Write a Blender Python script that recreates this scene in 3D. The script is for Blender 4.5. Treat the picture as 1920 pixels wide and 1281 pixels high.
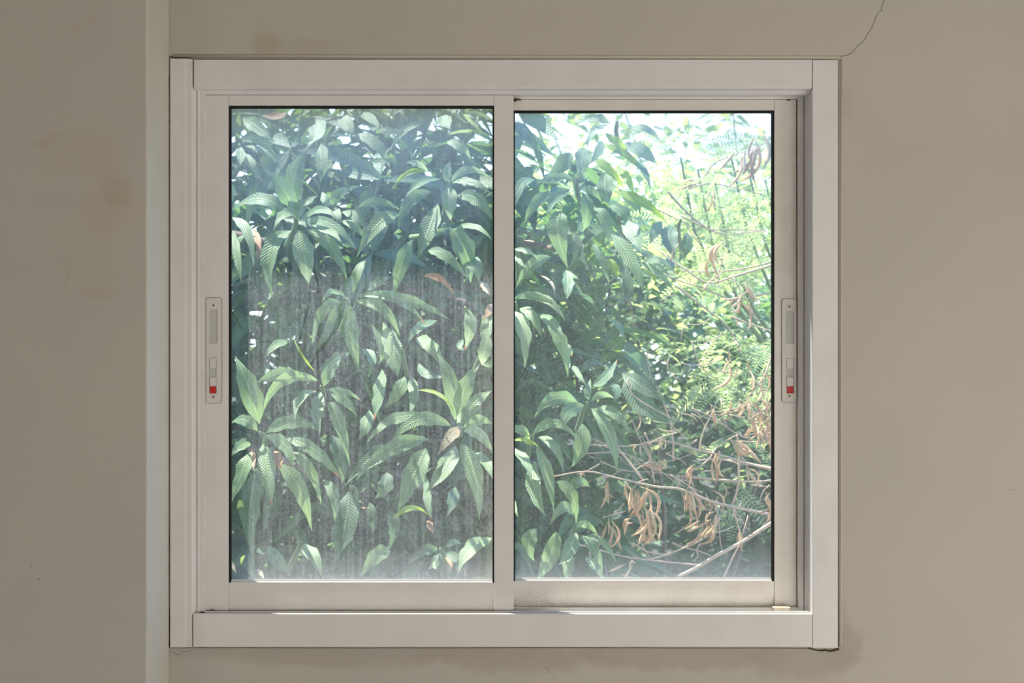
import bpy, bmesh, math, random
import numpy as np
from mathutils import Vector, Matrix, noise
for o in list(bpy.data.objects): bpy.data.objects.remove(o)
sc = bpy.context.scene
COL = sc.collection
R = math.radians
D = 2.5                       # camera distance from the wall plane (metres)

# ---------------------------------------------------------------- camera, sky, sun, added room fill
cam = bpy.data.cameras.new('camera'); co = bpy.data.objects.new('camera', cam); COL.objects.link(co)
co.location = (0, -D, 0); co.rotation_euler = (R(90), 0, 0)
cam.sensor_width = 36; cam.lens = 36 * D / 1.92
cam.clip_start = 0.05; cam.clip_end = 200
cam.dof.use_dof = True; cam.dof.focus_distance = D + 0.12; cam.dof.aperture_fstop = 7.0
sc.camera = co

w = bpy.data.worlds.new('sky'); sc.world = w; w.use_nodes = True
nt = w.node_tree; nt.nodes.clear()
wo = nt.nodes.new('ShaderNodeOutputWorld'); bg = nt.nodes.new('ShaderNodeBackground')
tc = nt.nodes.new('ShaderNodeTexCoord'); sp = nt.nodes.new('ShaderNodeSeparateXYZ'); cr = nt.nodes.new('ShaderNodeValToRGB')
nt.links.new(tc.outputs['Generated'], sp.inputs[0]); nt.links.new(sp.outputs['Z'], cr.inputs[0])
cr.color_ramp.elements[0].position = 0.0; cr.color_ramp.elements[0].color = (0.84, 0.93, 1.0, 1)
cr.color_ramp.elements[1].position = 0.5; cr.color_ramp.elements[1].color = (0.13, 0.40, 1.0, 1)
nt.links.new(cr.outputs[0], bg.inputs[0]); bg.inputs[1].default_value = 4.0
nt.links.new(bg.outputs[0], wo.inputs[0])

sun = bpy.data.lights.new('sun', 'SUN'); so = bpy.data.objects.new('sun', sun); COL.objects.link(so)
SUN_AZ, SUN_EL = R(57), R(60)      # outside, from the left and high
sdir = Vector((-math.sin(SUN_AZ) * math.cos(SUN_EL), math.cos(SUN_AZ) * math.cos(SUN_EL), math.sin(SUN_EL)))
so.rotation_euler = sdir.to_track_quat('Z', 'Y').to_euler()
sun.energy = 17.0; sun.color = (1.0, 0.95, 0.86); sun.angle = R(0.6)

def area(name, loc, tgt, sx, sy, power, col):
    l = bpy.data.lights.new(name, 'AREA'); l.shape = 'RECTANGLE'; l.size = sx; l.size_y = sy
    l.energy = power; l.color = col
    o = bpy.data.objects.new(name, l); COL.objects.link(o); o.location = loc
    o.rotation_euler = (Vector(loc) - Vector(tgt)).to_track_quat('Z', 'Y').to_euler()
# added fill lamps that brighten the interior; the walls have no openings there
area('rear_fill_right', (2.0, -3.45, -0.80), (-0.1, 0, -0.45), 1.1, 1.2, 39, (1.0, 0.97, 0.92))
area('side_fill', (2.85, -2.1, -0.70), (-0.4, 0, -0.35), 1.2, 1.3, 27, (1.0, 0.97, 0.92))
area('rear_fill_left', (-2.05, -3.45, -0.45), (-0.1, 0, -0.35), 1.1, 1.7, 9, (1.0, 0.965, 0.91))

vs = sc.view_settings; vs.view_transform = 'Standard'; vs.look = 'None'; vs.gamma = 1; vs.exposure = 0.0
vs.use_curve_mapping = False
sc.cycles.transparent_max_bounces = 16; sc.cycles.max_bounces = 8; sc.cycles.caustics_reflective = False

# ---------------------------------------------------------------- helpers
def P(px, py, Y=0.0):
    k = (D + Y) / D
    return Vector(((px - 960) / 1000 * k, Y, (640.5 - py) / 1000 * k))
def tag(o, label=None, cat=None, group=None, kind=None):
    if label: o['label'] = label
    if cat: o['category'] = cat
    if group: o['group'] = group
    if kind: o['kind'] = kind
    return o
def link(o, parent=None):
    COL.objects.link(o)
    if parent is not None: o.parent = parent
    return o
def empty(name, loc=(0, 0, 0)):
    o = bpy.data.objects.new(name, None); o.empty_display_size = 0.05; COL.objects.link(o); o.location = loc
    return o
def obj(name, bm, m, parent=None, smooth=False):
    me = bpy.data.meshes.new(name)
    bmesh.ops.recalc_face_normals(bm, faces=bm.faces) if not smooth == 'leaf' else None
    bm.to_mesh(me); bm.free()
    if smooth:
        for p in me.polygons: p.use_smooth = True
    me.materials.append(m)
    o = bpy.data.objects.new(name, me); link(o)
    if parent is not None:
        o.parent = parent
        o.matrix_parent_inverse = Matrix.Translation(-Vector(parent.location)) if parent.type == 'EMPTY' else Matrix()
    return o
def add_box(bm, x0, x1, y0, y1, z0, z1, bev=0.0):
    t = bmesh.new()
    bmesh.ops.create_cube(t, size=1)
    for v in t.verts:
        v.co = Vector(((x0 + x1) / 2 + v.co.x * abs(x1 - x0), (y0 + y1) / 2 + v.co.y * abs(y1 - y0), (z0 + z1) / 2 + v.co.z * abs(z1 - z0)))
    if bev: bmesh.ops.bevel(t, geom=t.edges[:], offset=bev, segments=2, affect='EDGES', profile=0.5)
    me = bpy.data.meshes.new('t'); t.to_mesh(me); t.free(); bm.from_mesh(me); bpy.data.meshes.remove(me)
def pxbox(bm, x0, y0, x1, y1, Yf, Yb, bev=0.0):      # rectangle measured on its front face at depth Yf
    a = P(x0, y0, Yf); b = P(x1, y1, Yf)
    add_box(bm, a.x, b.x, Yf, Yb, b.z, a.z, bev)
def prism(bm, pts, a0, a1, axis):                    # closed profile swept straight; axis 'z': pts (x,y); axis 'x': pts (y,z)
    def mk(p, a): return (p[0], p[1], a) if axis == 'z' else (a, p[0], p[1])
    A = [bm.verts.new(mk(p, a0)) for p in pts]; B = [bm.verts.new(mk(p, a1)) for p in pts]
    n = len(pts)
    for i in range(n): bm.faces.new((A[i], A[(i + 1) % n], B[(i + 1) % n], B[i]))
    bm.faces.new(A); bm.faces.new(B[::-1])
def rrect(x0, z0, x1, z1, r, n=4):
    x0, x1 = min(x0, x1), max(x0, x1); z0, z1 = min(z0, z1), max(z0, z1)
    out = []
    for cx, cz, a in ((x1 - r, z1 - r, 0), (x0 + r, z1 - r, 90), (x0 + r, z0 + r, 180), (x1 - r, z0 + r, 270)):
        for k in range(n + 1):
            t = R(a + 90 * k / n); out.append((cx + r * math.cos(t), cz + r * math.sin(t)))
    return out
def plate(bm, outer, holes, yf, yb):                 # flat plate facing -Y with real holes
    loops = [outer] + holes; es = []
    for L in loops:
        vs_ = [bm.verts.new((x, yf, z)) for x, z in L]
        es += [bm.edges.new((vs_[i], vs_[(i + 1) % len(vs_)])) for i in range(len(vs_))]
    bmesh.ops.triangle_fill(bm, use_beauty=True, edges=es, use_dissolve=False)
    r = bmesh.ops.extrude_face_region(bm, geom=bm.faces[:])
    for v in [g for g in r['geom'] if isinstance(g, bmesh.types.BMVert)]: v.co.y = yb
def tube(bm, pts, radii, n=6):
    rings = []
    for i, p in enumerate(pts):
        p = Vector(p)
        t = (Vector(pts[min(i + 1, len(pts) - 1)]) - Vector(pts[max(i - 1, 0)])).normalized()
        u = t.orthogonal().normalized(); v = t.cross(u)
        if rings:
            u = (lu - t * lu.dot(t)).normalized(); v = t.cross(u)
        lu = u
        r = radii[i] if isinstance(radii, (list, tuple)) else radii
        rings.append([bm.verts.new(p + (u * math.cos(2 * math.pi * k / n) + v * math.sin(2 * math.pi * k / n)) * r) for k in range(n)])
    for a, b in zip(rings, rings[1:]):
        for k in range(n): bm.faces.new((a[k], a[(k + 1) % n], b[(k + 1) % n], b[k]))
    bm.faces.new(rings[0][::-1]); bm.faces.new(rings[-1])
def smooth_path(pts, sub=4):                         # Catmull-Rom
    pts = [Vector(p) for p in pts]
    if len(pts) < 3: return pts
    q = [pts[0] * 2 - pts[1]] + pts + [pts[-1] * 2 - pts[-2]]; out = []
    for i in range(1, len(q) - 2):
        for k in range(sub):
            t = k / sub; a, b, c, d = q[i - 1], q[i], q[i + 1], q[i + 2]
            out.append(0.5 * ((2 * b) + (c - a) * t + (2 * a - 5 * b + 4 * c - d) * t * t + (3 * b - a - 3 * c + d) * t ** 3))
    out.append(pts[-1]); return out

# ---------------------------------------------------------------- materials
class NB:
    def __init__(s, name):
        s.m = bpy.data.materials.new(name); s.m.use_nodes = True; s.t = s.m.node_tree; s.t.nodes.clear()
        s.out = s.n('ShaderNodeOutputMaterial')
    def n(s, typ, **k):
        x = s.t.nodes.new(typ)
        for a, b in k.items(): setattr(x, a, b)
        return x
    def l(s, a, b): s.t.links.new(a, b)
    def setin(s, sock, v):
        if hasattr(v, 'is_output'): s.l(v, sock)
        else: sock.default_value = v
    def math(s, op, a, b=0.0, c=None, clamp=False):
        x = s.n('ShaderNodeMath', operation=op, use_clamp=clamp); s.setin(x.inputs[0], a); s.setin(x.inputs[1], b)
        if c is not None: s.setin(x.inputs[2], c)
        return x.outputs[0]
    def mix(s, f, a, b, blend='MIX'):
        x = s.n('ShaderNodeMix', data_type='RGBA', blend_type=blend); s.setin(x.inputs[0], f)
        for i, v in ((6, a), (7, b)):
            s.setin(x.inputs[i], v if hasattr(v, 'is_output') else (*v, 1)[:4])
        return x.outputs[2]
    def noise(s, scale, detail=4, rough=0.55, vec=None, dist=0.0):
        x = s.n('ShaderNodeTexNoise'); x.inputs['Scale'].default_value = scale; x.inputs['Detail'].default_value = detail
        x.inputs['Roughness'].default_value = rough; x.inputs['Distortion'].default_value = dist
        if vec is not None: s.l(vec, x.inputs['Vector'])
        return x.outputs[0]
    def ramp(s, v, lo, hi, a=0.0, b=1.0):
        x = s.n('ShaderNodeMapRange', clamp=True); x.interpolation_type = 'SMOOTHSTEP'; s.l(v, x.inputs[0])
        x.inputs[1].default_value = lo; x.inputs[2].default_value = hi; x.inputs[3].default_value = a; x.inputs[4].default_value = b
        return x.outputs[0]
    def coords(s): return s.n('ShaderNodeTexCoord').outputs['Object']
    def mapping(s, vec, scale=(1, 1, 1), loc=(0, 0, 0), rot=(0, 0, 0)):
        x = s.n('ShaderNodeMapping'); s.l(vec, x.inputs[0]); x.inputs['Scale'].default_value = scale; x.inputs['Location'].default_value = loc
        x.inputs['Rotation'].default_value = rot
        return x.outputs[0]
    def bsdf(s, col, rough=0.5, spec=0.5, bump=None, bstr=0.2, bdist=0.001, metal=0.0):
        b = s.n('ShaderNodeBsdfPrincipled'); s.setin(b.inputs['Base Color'], col if hasattr(col, 'is_output') else (*col, 1)[:4])
        s.setin(b.inputs['Roughness'], rough); b.inputs['Specular IOR Level'].default_value = spec; b.inputs['Metallic'].default_value = metal
        if bump is not None:
            x = s.n('ShaderNodeBump'); x.inputs['Strength'].default_value = bstr; x.inputs['Distance'].default_value = bdist
            s.l(bump, x.inputs['Height']); s.l(x.outputs[0], b.inputs['Normal'])
        return b.outputs[0]
    def done(s, sh): s.l(sh, s.out.inputs[0]); return s.m

def ellipse(b, sep, cx, cy, rx, ry, soft, warp=None, wamt=0.0):   # stain mask, pixel figures of the wall plane (1 px = 1 mm)
    X = (cx - 960) / 1000; Z = (640.5 - cy) / 1000
    dx = b.math('DIVIDE', b.math('SUBTRACT', sep.outputs[0], X), rx / 1000); dz = b.math('DIVIDE', b.math('SUBTRACT', sep.outputs[2], Z), ry / 1000)
    d = b.math('SQRT', b.math('ADD', b.math('MULTIPLY', dx, dx), b.math('MULTIPLY', dz, dz)))
    if warp is not None: d = b.math('ADD', d, b.math('MULTIPLY', b.math('SUBTRACT', warp, 0.5), wamt))
    return b.ramp(d, 1 - soft, 1 + soft, 1.0, 0.0)

def plaster(name, col, stains=(), streak=0.0):
    b = NB(name); c = b.coords(); sep = b.n('ShaderNodeSeparateXYZ'); b.l(c, sep.inputs[0])
    n1 = b.noise(3.0, 3, 0.5, c); n2 = b.noise(260, 3, 0.6, c); n3 = b.noise(18, 5, 0.6, c, 0.6)
    base = b.mix(b.ramp(n1, 0.3, 0.7, 0, 1), col, tuple(x * y for x, y in zip(col, (0.95, 0.955, 0.965))))
    for (cx, cy, rx, ry, soft, amt, tint, wa) in stains:
        m = ellipse(b, sep, cx, cy, rx, ry, soft, n3, wa)
        base = b.mix(b.math('MULTIPLY', m, amt), base, tint)
    sv = b.noise(1.0, 4, 0.6, b.mapping(c, (60, 60, 3)))
    base = b.mix(b.ramp(sv, 0.6, 0.9, 0, 0.12), base, tuple(x * 0.86 for x in col))
    spk = b.noise(95, 2, 0.5, c)
    base = b.mix(b.ramp(spk, 0.765, 0.80, 0, 0.5), base, tuple(x * 0.6 for x in col))
    bump = b.math('ADD', b.math('MULTIPLY', n2, 0.35), b.math('MULTIPLY', n3, 0.65))
    return b.done(b.bsdf(base, 0.62, 0.3, bump, 0.35, 0.0012))
WALLC = (0.58, 0.543, 0.487)
DRK = (0.44, 0.40, 0.345); YEL = (0.44, 0.39, 0.25); PNK = (0.50, 0.42, 0.32); CREAM = (0.63, 0.60, 0.53)
wall_stains = [
    (500, 82, 26, 22, 0.6, 0.5, YEL, 1.2), (580, 88, 60, 16, 0.7, 0.3, DRK, 1.0), (700, 70, 12, 22, 0.6, 0.14, DRK, 1),
    (660, 1222, 330, 26, 0.35, 0.62, DRK, 1.6), (960, 1228, 170, 32, 0.30, 0.65, DRK, 1.8), (1280, 1226, 200, 30, 0.3, 0.65, DRK, 1.8),
    (1500, 1232, 110, 40, 0.3, 0.6, DRK, 1.6), (1580, 1215, 38, 44, 0.25, 0.6, DRK, 1.2), (1576, 1165, 16, 40, 0.4, 0.35, DRK, 1.4),
    (1585, 195, 14, 28, 0.7, 0.25, DRK, 1.8), (1890, 300, 200, 90, 0.8, 0.15, DRK, 1.0)]
M_wall = plaster('painted_plaster', WALLC, wall_stains)
left_stains = [
    (262, 375, 22, 30, 0.5, 0.40, YEL, 1.4), (250, 410, 45, 36, 0.6, 0.25, PNK, 1.2), (235, 557, 28, 10, 0.6, 0.28, PNK, 1.4), (155, 277, 14, 8, 0.6, 0.35, PNK, 1.2),
    (134, 292, 14, 7, 0.6, 0.3, YEL, 1.2), (170, 245, 12, 6, 0.6, 0.25, YEL, 1.4), (195, 93, 8, 9, 0.6, 0.3, PNK, 1), (220, 72, 8, 10, 0.6, 0.3, PNK, 1),
    (160, 390, 50, 14, 0.8, 0.14, DRK, 1.6), (200, 310, 60, 40, 0.8, 0.14, PNK, 1.8), (210, 500, 60, 60, 0.9, 0.10, PNK, 1.8), (250, 340, 30, 60, 0.9, 0.12, PNK, 1.8)]
M_wall_left = plaster('painted_plaster_column', WALLC, left_stains)
M_wall_plain = plaster('painted_plaster_plain', WALLC)
def simple(name, col, rough=0.5, spec=0.5, nscale=40, var=0.1, bstr=0.1):
    b = NB(name); c = b.coords(); n = b.noise(nscale, 4, 0.6, c)
    return b.done(b.bsdf(b.mix(n, tuple(x * (1 - var) for x in col), tuple(min(1, x * (1 + var)) for x in col)), rough, spec, n, bstr))
M_ceil = simple('ceiling_paint', (0.72, 0.69, 0.63), 0.9)
b = NB('floor_tile'); c = b.coords(); br = b.n('ShaderNodeTexBrick'); b.l(c, br.inputs[0]); br.offset = 0; br.inputs['Scale'].default_value = 1.0
br.inputs['Brick Width'].default_value = 0.4; br.inputs['Row Height'].default_value = 0.4; br.inputs['Mortar Size'].default_value = 0.004
br.inputs['Color1'].default_value = (0.74, 0.72, 0.69, 1); br.inputs['Color2'].default_value = (0.70, 0.685, 0.66, 1); br.inputs['Mortar'].default_value = (0.3, 0.27, 0.24, 1)
M_floor = b.done(b.bsdf(br.outputs[0], 0.35, 0.5))
def alu(name, col, dirt=0.15, low=None):
    b = NB(name); c = b.coords(); n = b.noise(9, 5, 0.6, c); sp_ = b.noise(420, 3, 0.7, c); area_ = b.noise(14, 3, 0.6, c)
    base = b.mix(b.ramp(n, 0.35, 0.8, 0, dirt), col, (0.45, 0.40, 0.33))
    sv = b.noise(1.0, 4, 0.65, b.mapping(c, (160, 160, 6)))
    base = b.mix(b.ramp(sv, 0.62, 0.8, 0, 0.16), base, (0.42, 0.38, 0.34))
    m = b.math('MULTIPLY', b.ramp(sp_, 0.64, 0.70, 0, 1), b.ramp(area_, 0.52, 0.72, 0, 0.5 if low is None else 0.3))
    base = b.mix(m, base, (0.12, 0.09, 0.06))
    if low is not None:
        sep = b.n('ShaderNodeSeparateXYZ'); b.l(c, sep.inputs[0])
        zz = b.ramp(sep.outputs[2], low, low + 0.05, 1, 0)
        sp2 = b.noise(230, 4, 0.75, c)
        xx = b.ramp(sep.outputs[0], 0.0, 0.22, 1, 0.35)
        m2 = b.math('MULTIPLY', b.math('MULTIPLY', b.ramp(sp2, 0.56, 0.66, 0, 0.85), zz), xx)
        base = b.mix(m2, base, (0.11, 0.075, 0.05))
    return b.done(b.bsdf(base, b.ramp(n, 0.3, 0.7, 0.32, 0.5), 0.5, b.noise(90, 2, 0.5, c), 0.05))
M_alu = alu('white_powder_coat', (0.85, 0.825, 0.81))
M_alu_dirty = alu('white_powder_coat_grimy', (0.85, 0.81, 0.76), 0.3, low=-0.515)
M_plastic = simple('white_plastic', (0.78, 0.745, 0.69), 0.4, 0.5, 30, 0.05, 0.02)
M_red = simple('red_plastic', (0.62, 0.02, 0.015), 0.45, 0.5, 60, 0.15, 0.02)
M_gasket = simple('black_rubber', (0.012, 0.013, 0.014), 0.6, 0.3, 80, 0.2, 0.02)
M_dark = simple('dark_gap_dirt_shade', (0.075, 0.058, 0.042), 0.95, 0.1, 200, 0.5, 0.3)
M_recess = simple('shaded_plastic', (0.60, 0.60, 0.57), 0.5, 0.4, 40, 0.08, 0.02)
M_steel = simple('screw_steel', (0.55, 0.52, 0.48), 0.4, 0.5, 300, 0.2, 0.05)
M_cream = simple('cream_plastic', (0.80, 0.72, 0.58), 0.6, 0.4, 200, 0.12, 0.05)
M_caulk = simple('painted_filler', (0.62, 0.57, 0.485), 0.7, 0.3, 60, 0.08, 0.2)
M_conc = simple('weathered_concrete', (0.42, 0.41, 0.39), 0.9, 0.2, 25, 0.25, 0.4)
M_soil = simple('leaf_litter_soil', (0.06, 0.05, 0.03), 0.95, 0.1, 12, 0.5, 0.6)

def dusty(name, seed, base_op, streaks, speck, top, scr=0.55):
    b = NB(name); c = b.mapping(b.coords(), loc=(seed, 0, 0)); oc = b.coords(); sep = b.n('ShaderNodeSeparateXYZ'); b.l(oc, sep.inputs[0])
    big = b.noise(3.2, 4, 0.6, c); fine = b.noise(330, 4, 0.75, c); sm = b.noise(26, 5, 0.65, c, 0.8)
    op = b.math('MULTIPLY', b.ramp(big, 0.25, 0.75, 0.85, 1.12), base_op)
    op = b.math('MULTIPLY', op, b.ramp(sm, 0.25, 0.75, 0.82, 1.2))
    op = b.math('MULTIPLY', op, b.ramp(fine, 0.30, 0.70, 0.40, 1.6))
    # wipe marks: two families of fine slanted hair lines
    for rot, sc_, k in ((0.5, 150, streaks), (-0.35, 120, streaks * 0.8), (0.05, 190, streaks * 0.7)):
        h = b.noise(1.0, 3, 0.6, b.mapping(c, (sc_, 1, 7), rot=(0, rot, 0)), 0.3)
        op = b.math('MULTIPLY', op, b.ramp(h, 0.36, 0.66, 1 - k, 1 + k))
    for rot, sc_, zs in ((0.42, 5.0, 1.6), (-0.6, 4.0, 1.3)):      # thin slanted scratches through the dust
        h = b.noise(1.0, 2, 0.5, b.mapping(c, (sc_, 1, zs), loc=(rot * 9, 0, 2), rot=(0, rot, 0)), 0.4)
        ln_ = b.ramp(b.math('ABSOLUTE', b.math('SUBTRACT', h, 0.5)), 0.001, 0.0042, 1, 0)
        op = b.math('MULTIPLY', op, b.math('SUBTRACT', 1.0, b.math('MULTIPLY', b.math('MULTIPLY', ln_, scr), b.ramp(b.noise(7, 3, 0.6, c), 0.47, 0.58, 0, 1))))
    # dust gathers along the lower edge; the upper ramp paints in bright sky haze
    op = b.math('ADD', op, b.ramp(sep.outputs[2], -0.46, -0.38, 0.22, 0.0))
    op = b.math('ADD', op, b.ramp(sep.outputs[2], 0.13, 0.50, 0.0, top))
    if speck:
        v = b.n('ShaderNodeTexVoronoi'); b.l(c, v.inputs['Vector']); v.inputs['Scale'].default_value = 150
        dots = b.math('MULTIPLY', b.ramp(v.outputs['Distance'], 0.10, 0.17, 1, 0), b.ramp(b.noise(60, 2, 0.5, c), 0.5, 0.62, 0, speck))
        op = b.math('ADD', op, dots)
    op = b.math('MULTIPLY', op, 0.5, clamp=True)      # two faces share the coat
    tr = b.n('ShaderNodeBsdfTransparent'); tr.inputs[0].default_value = (0.955, 0.985, 0.975, 1)
    df = b.n('ShaderNodeBsdfDiffuse'); tl = b.n('ShaderNodeBsdfTranslucent')
    for x in (df, tl): x.inputs[0].default_value = (0.85, 0.86, 0.86, 1)
    m1 = b.n('ShaderNodeMixShader'); m1.inputs[0].default_value = 0.6; b.l(df.outputs[0], m1.inputs[1]); b.l(tl.outputs[0], m1.inputs[2])
    m2 = b.n('ShaderNodeMixShader'); b.l(op, m2.inputs[0]); b.l(tr.outputs[0], m2.inputs[1]); b.l(m1.outputs[0], m2.inputs[2])
    gl = b.n('ShaderNodeBsdfGlossy'); gl.inputs['Roughness'].default_value = 0.08
    fr = b.n('ShaderNodeFresnel'); fr.inputs[0].default_value = 1.35
    m3 = b.n('ShaderNodeMixShader'); b.l(b.math('MULTIPLY', fr.outputs[0], 0.6), m3.inputs[0]); b.l(m2.outputs[0], m3.inputs[1]); b.l(gl.outputs[0], m3.inputs[2])
    return b.done(m3.outputs[0])
M_glassL = dusty('dusty_glass_wiped', 3.0, 0.225, 0.20, 0.25, 0.62)
M_glassR = dusty('dusty_glass_speckled', 11.0, 0.125, 0.07, 0.6, 0.55)

def leafmat(name, c1, c2, sat=1.2, *, vein=(0.33, 0.42, 0.2), trans=0.3, tipb=0.0, spots=0.0, under=1.25, rough=0.55, veinamt=0.75):
    b = NB(name); uv = b.n('ShaderNodeUVMap'); sep = b.n('ShaderNodeSeparateXYZ'); b.l(uv.outputs[0], sep.inputs[0])
    oi = b.n('ShaderNodeObjectInfo'); geo = b.n('ShaderNodeNewGeometry'); c = b.coords()
    n = b.noise(14, 4, 0.6, c); U, V = sep.outputs[0], sep.outputs[1]
    isl = geo.outputs['Random Per Island']
    rnd = b.math('FRACT', b.math('ADD', oi.outputs['Random'], isl))
    base = b.mix(b.math('ADD', b.math('MULTIPLY', rnd, 0.7), b.math('MULTIPLY', n, 0.3)), c1, c2)
    d = b.math('ABSOLUTE', b.math('SUBTRACT', V, 0.5))
    lat = b.math('SINE', b.math('MULTIPLY', b.math('SUBTRACT', U, b.math('MULTIPLY', d, 0.22)), 130))
    base = b.mix(b.ramp(lat, 0.55, 1.0, 0, 0.22 * veinamt), base, vein)
    base = b.mix(b.ramp(d, 0.018, 0.05, veinamt, 0), base, vein)
    if spots:
        base = b.mix(b.math('MULTIPLY', b.ramp(b.noise(34, 4, 0.6, c), 0.66, 0.70, 0, 1), spots), base, (0.42, 0.21, 0.09))
    if tipb:
        e = b.math('ADD', U, b.math('MULTIPLY', b.math('SUBTRACT', b.noise(40, 3, 0.6, c), 0.5), 0.35))
        base = b.mix(b.ramp(e, 1 - tipb, 1 - tipb + 0.04), base, (0.46, 0.22, 0.10))
    pb = b.n('ShaderNodeBsdfPrincipled'); b.l(base, pb.inputs['Base Color']); pb.inputs['Roughness'].default_value = rough; pb.inputs['Specular IOR Level'].default_value = 0.5
    bp = b.n('ShaderNodeBump'); bp.inputs['Strength'].default_value = 0.35; bp.inputs['Distance'].default_value = 0.002
    b.l(b.math('ADD', b.math('MULTIPLY', lat, 0.3), b.ramp(d, 0.0, 0.06, 1, 0)), bp.inputs['Height']); b.l(bp.outputs[0], pb.inputs['Normal'])
    tl = b.n('ShaderNodeBsdfTranslucent')
    hs = b.n('ShaderNodeHueSaturation'); hs.inputs['Hue'].default_value = 0.478; hs.inputs['Saturation'].default_value = sat; hs.inputs['Value'].default_value = 2.4
    b.l(base, hs.inputs['Color']); b.l(hs.outputs[0], tl.inputs[0])
    ms = b.n('ShaderNodeMixShader'); ms.inputs[0].default_value = trans; b.l(pb.outputs[0], ms.inputs[1]); b.l(tl.outputs[0], ms.inputs[2])
    return b.done(ms.outputs[0])
ML = {
 'g': leafmat('mango_leaf', (0.13, 0.22, 0.11), (0.205, 0.30, 0.14), spots=0.0),
 't': leafmat('mango_leaf_brown_tip', (0.13, 0.23, 0.12), (0.19, 0.29, 0.15), tipb=0.12, spots=0.7),
 's': leafmat('mango_leaf_spotted', (0.13, 0.23, 0.12), (0.17, 0.27, 0.13), spots=0.9),
 'p': leafmat('mango_leaf_pale', (0.24, 0.34, 0.20), (0.30, 0.38, 0.22), vein=(0.45, 0.5, 0.3), tipb=0.06, spots=0.3),
 'k': leafmat('mango_leaf_pinkish_old', (0.34, 0.27, 0.16), (0.38, 0.30, 0.19), vein=(0.45, 0.4, 0.25), trans=0.2, spots=0.5),
 'b': leafmat('dead_leaf', (0.36, 0.18, 0.08), (0.46, 0.26, 0.13), vein=(0.5, 0.33, 0.18), trans=0.15, spots=0.6, rough=0.6),
 'y': leafmat('young_yellow_green_leaf', (0.22, 0.36, 0.05), (0.32, 0.44, 0.08), vein=(0.5, 0.55, 0.2), trans=0.45),
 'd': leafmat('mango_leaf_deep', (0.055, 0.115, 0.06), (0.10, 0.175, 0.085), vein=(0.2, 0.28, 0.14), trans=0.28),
}
M_back = leafmat('background_leaf', (0.045, 0.11, 0.045), (0.11, 0.20, 0.06), trans=0.35, veinamt=0.3)
M_bright = leafmat('bright_shrub_leaf', (0.18, 0.25, 0.075), (0.36, 0.42, 0.15), 1.05, vein=(0.4, 0.5, 0.2), trans=0.42, veinamt=0.4)
M_frond = leafmat('feathery_leaflet', (0.24, 0.32, 0.11), (0.38, 0.45, 0.19), 1.0, vein=(0.4, 0.5, 0.2), trans=0.4, veinamt=0.2)
M_pod = leafmat('dry_pod', (0.42, 0.23, 0.10), (0.78, 0.58, 0.34), vein=(0.30, 0.15, 0.07), trans=0.12, spots=0.3, rough=0.55, veinamt=0.35)
M_twig = simple('dry_twig_bark', (0.54, 0.40, 0.29), 0.8, 0.3, 60, 0.35, 0.4)
M_stem = simple('green_shoot_bark', (0.16, 0.24, 0.10), 0.6, 0.4, 60, 0.3, 0.2)
M_bark = simple('mango_bark', (0.17, 0.13, 0.10), 0.9, 0.2, 30, 0.4, 0.5)

# ---------------------------------------------------------------- the room
FZ, CZ = -1.45, 1.35
def struct(name, bm, m, parent=None, label=None):
    o = obj(name, bm, m, parent); o['kind'] = 'structure'
    if label: o['label'] = label
    return o
L_, R_, T_, B_ = P(318.8, 0).x, P(1571.3, 0).x, P(0, 111.5).z, P(0, 1214).z
bm = bmesh.new()
for x0, x1, z0, z1 in ((-2.9, L_, FZ, CZ), (R_, 2.9, FZ, CZ), (L_, R_, T_, CZ), (L_, R_, FZ, B_)): add_box(bm, x0, x1, 0, 0.12, z0, z1)
bmesh.ops.remove_doubles(bm, verts=bm.verts, dist=1e-5)
wall_back = struct('wall_back', bm, M_wall, label='beige painted plaster wall around the sliding window, water stained under the sill')
cx = P(318, 0).x
bm = bmesh.new(); add_box(bm, -2.9, cx - 0.0005, -0.15, 0.0, FZ, CZ, 0.004)
bm.faces.ensure_lookup_table()
wall_left = struct('wall_left', bm, M_wall_left, label='projecting beige plaster pier left of the window, with faint smudges')
M_pier_lit = plaster('pier_side_lit_plaster', (0.70, 0.68, 0.61))  # paler copy of the wall plaster: the side face's brightness is painted in
wall_left.data.materials.append(M_pier_lit)
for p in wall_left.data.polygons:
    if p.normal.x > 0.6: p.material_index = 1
bm = bmesh.new(); add_box(bm, -3.0, -2.9, -3.6, 0.12, FZ, CZ); struct('wall_far_left', bm, M_wall_plain).name = 'wall_side'
bm = bmesh.new(); add_box(bm, 2.9, 3.0, -3.6, 0.12, FZ, CZ); struct('wall_right', bm, M_wall_plain)
bm = bmesh.new(); add_box(bm, -3.0, 3.0, -3.7, -3.6, FZ, CZ); struct('wall_front', bm, M_wall_plain)
bm = bmesh.new(); add_box(bm, -3.0, 3.0, -3.7, 0.12, FZ - 0.1, FZ); struct('floor', bm, M_floor)
bm = bmesh.new(); add_box(bm, -3.0, 3.0, -3.7, 0.12, CZ, CZ + 0.1); struct('ceiling', bm, M_ceil)
bm = bmesh.new(); add_box(bm, -2.5, 2.5, 0.12, 0.40, 1.285, 1.345, 0.004)
struct('trim_1', bm, M_conc, label='concrete sun ledge over the outside of the window')
bm = bmesh.new(); add_box(bm, -30, 30, 0.12, 40, FZ - 0.35, FZ - 0.25); struct('ground', bm, M_soil)

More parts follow.
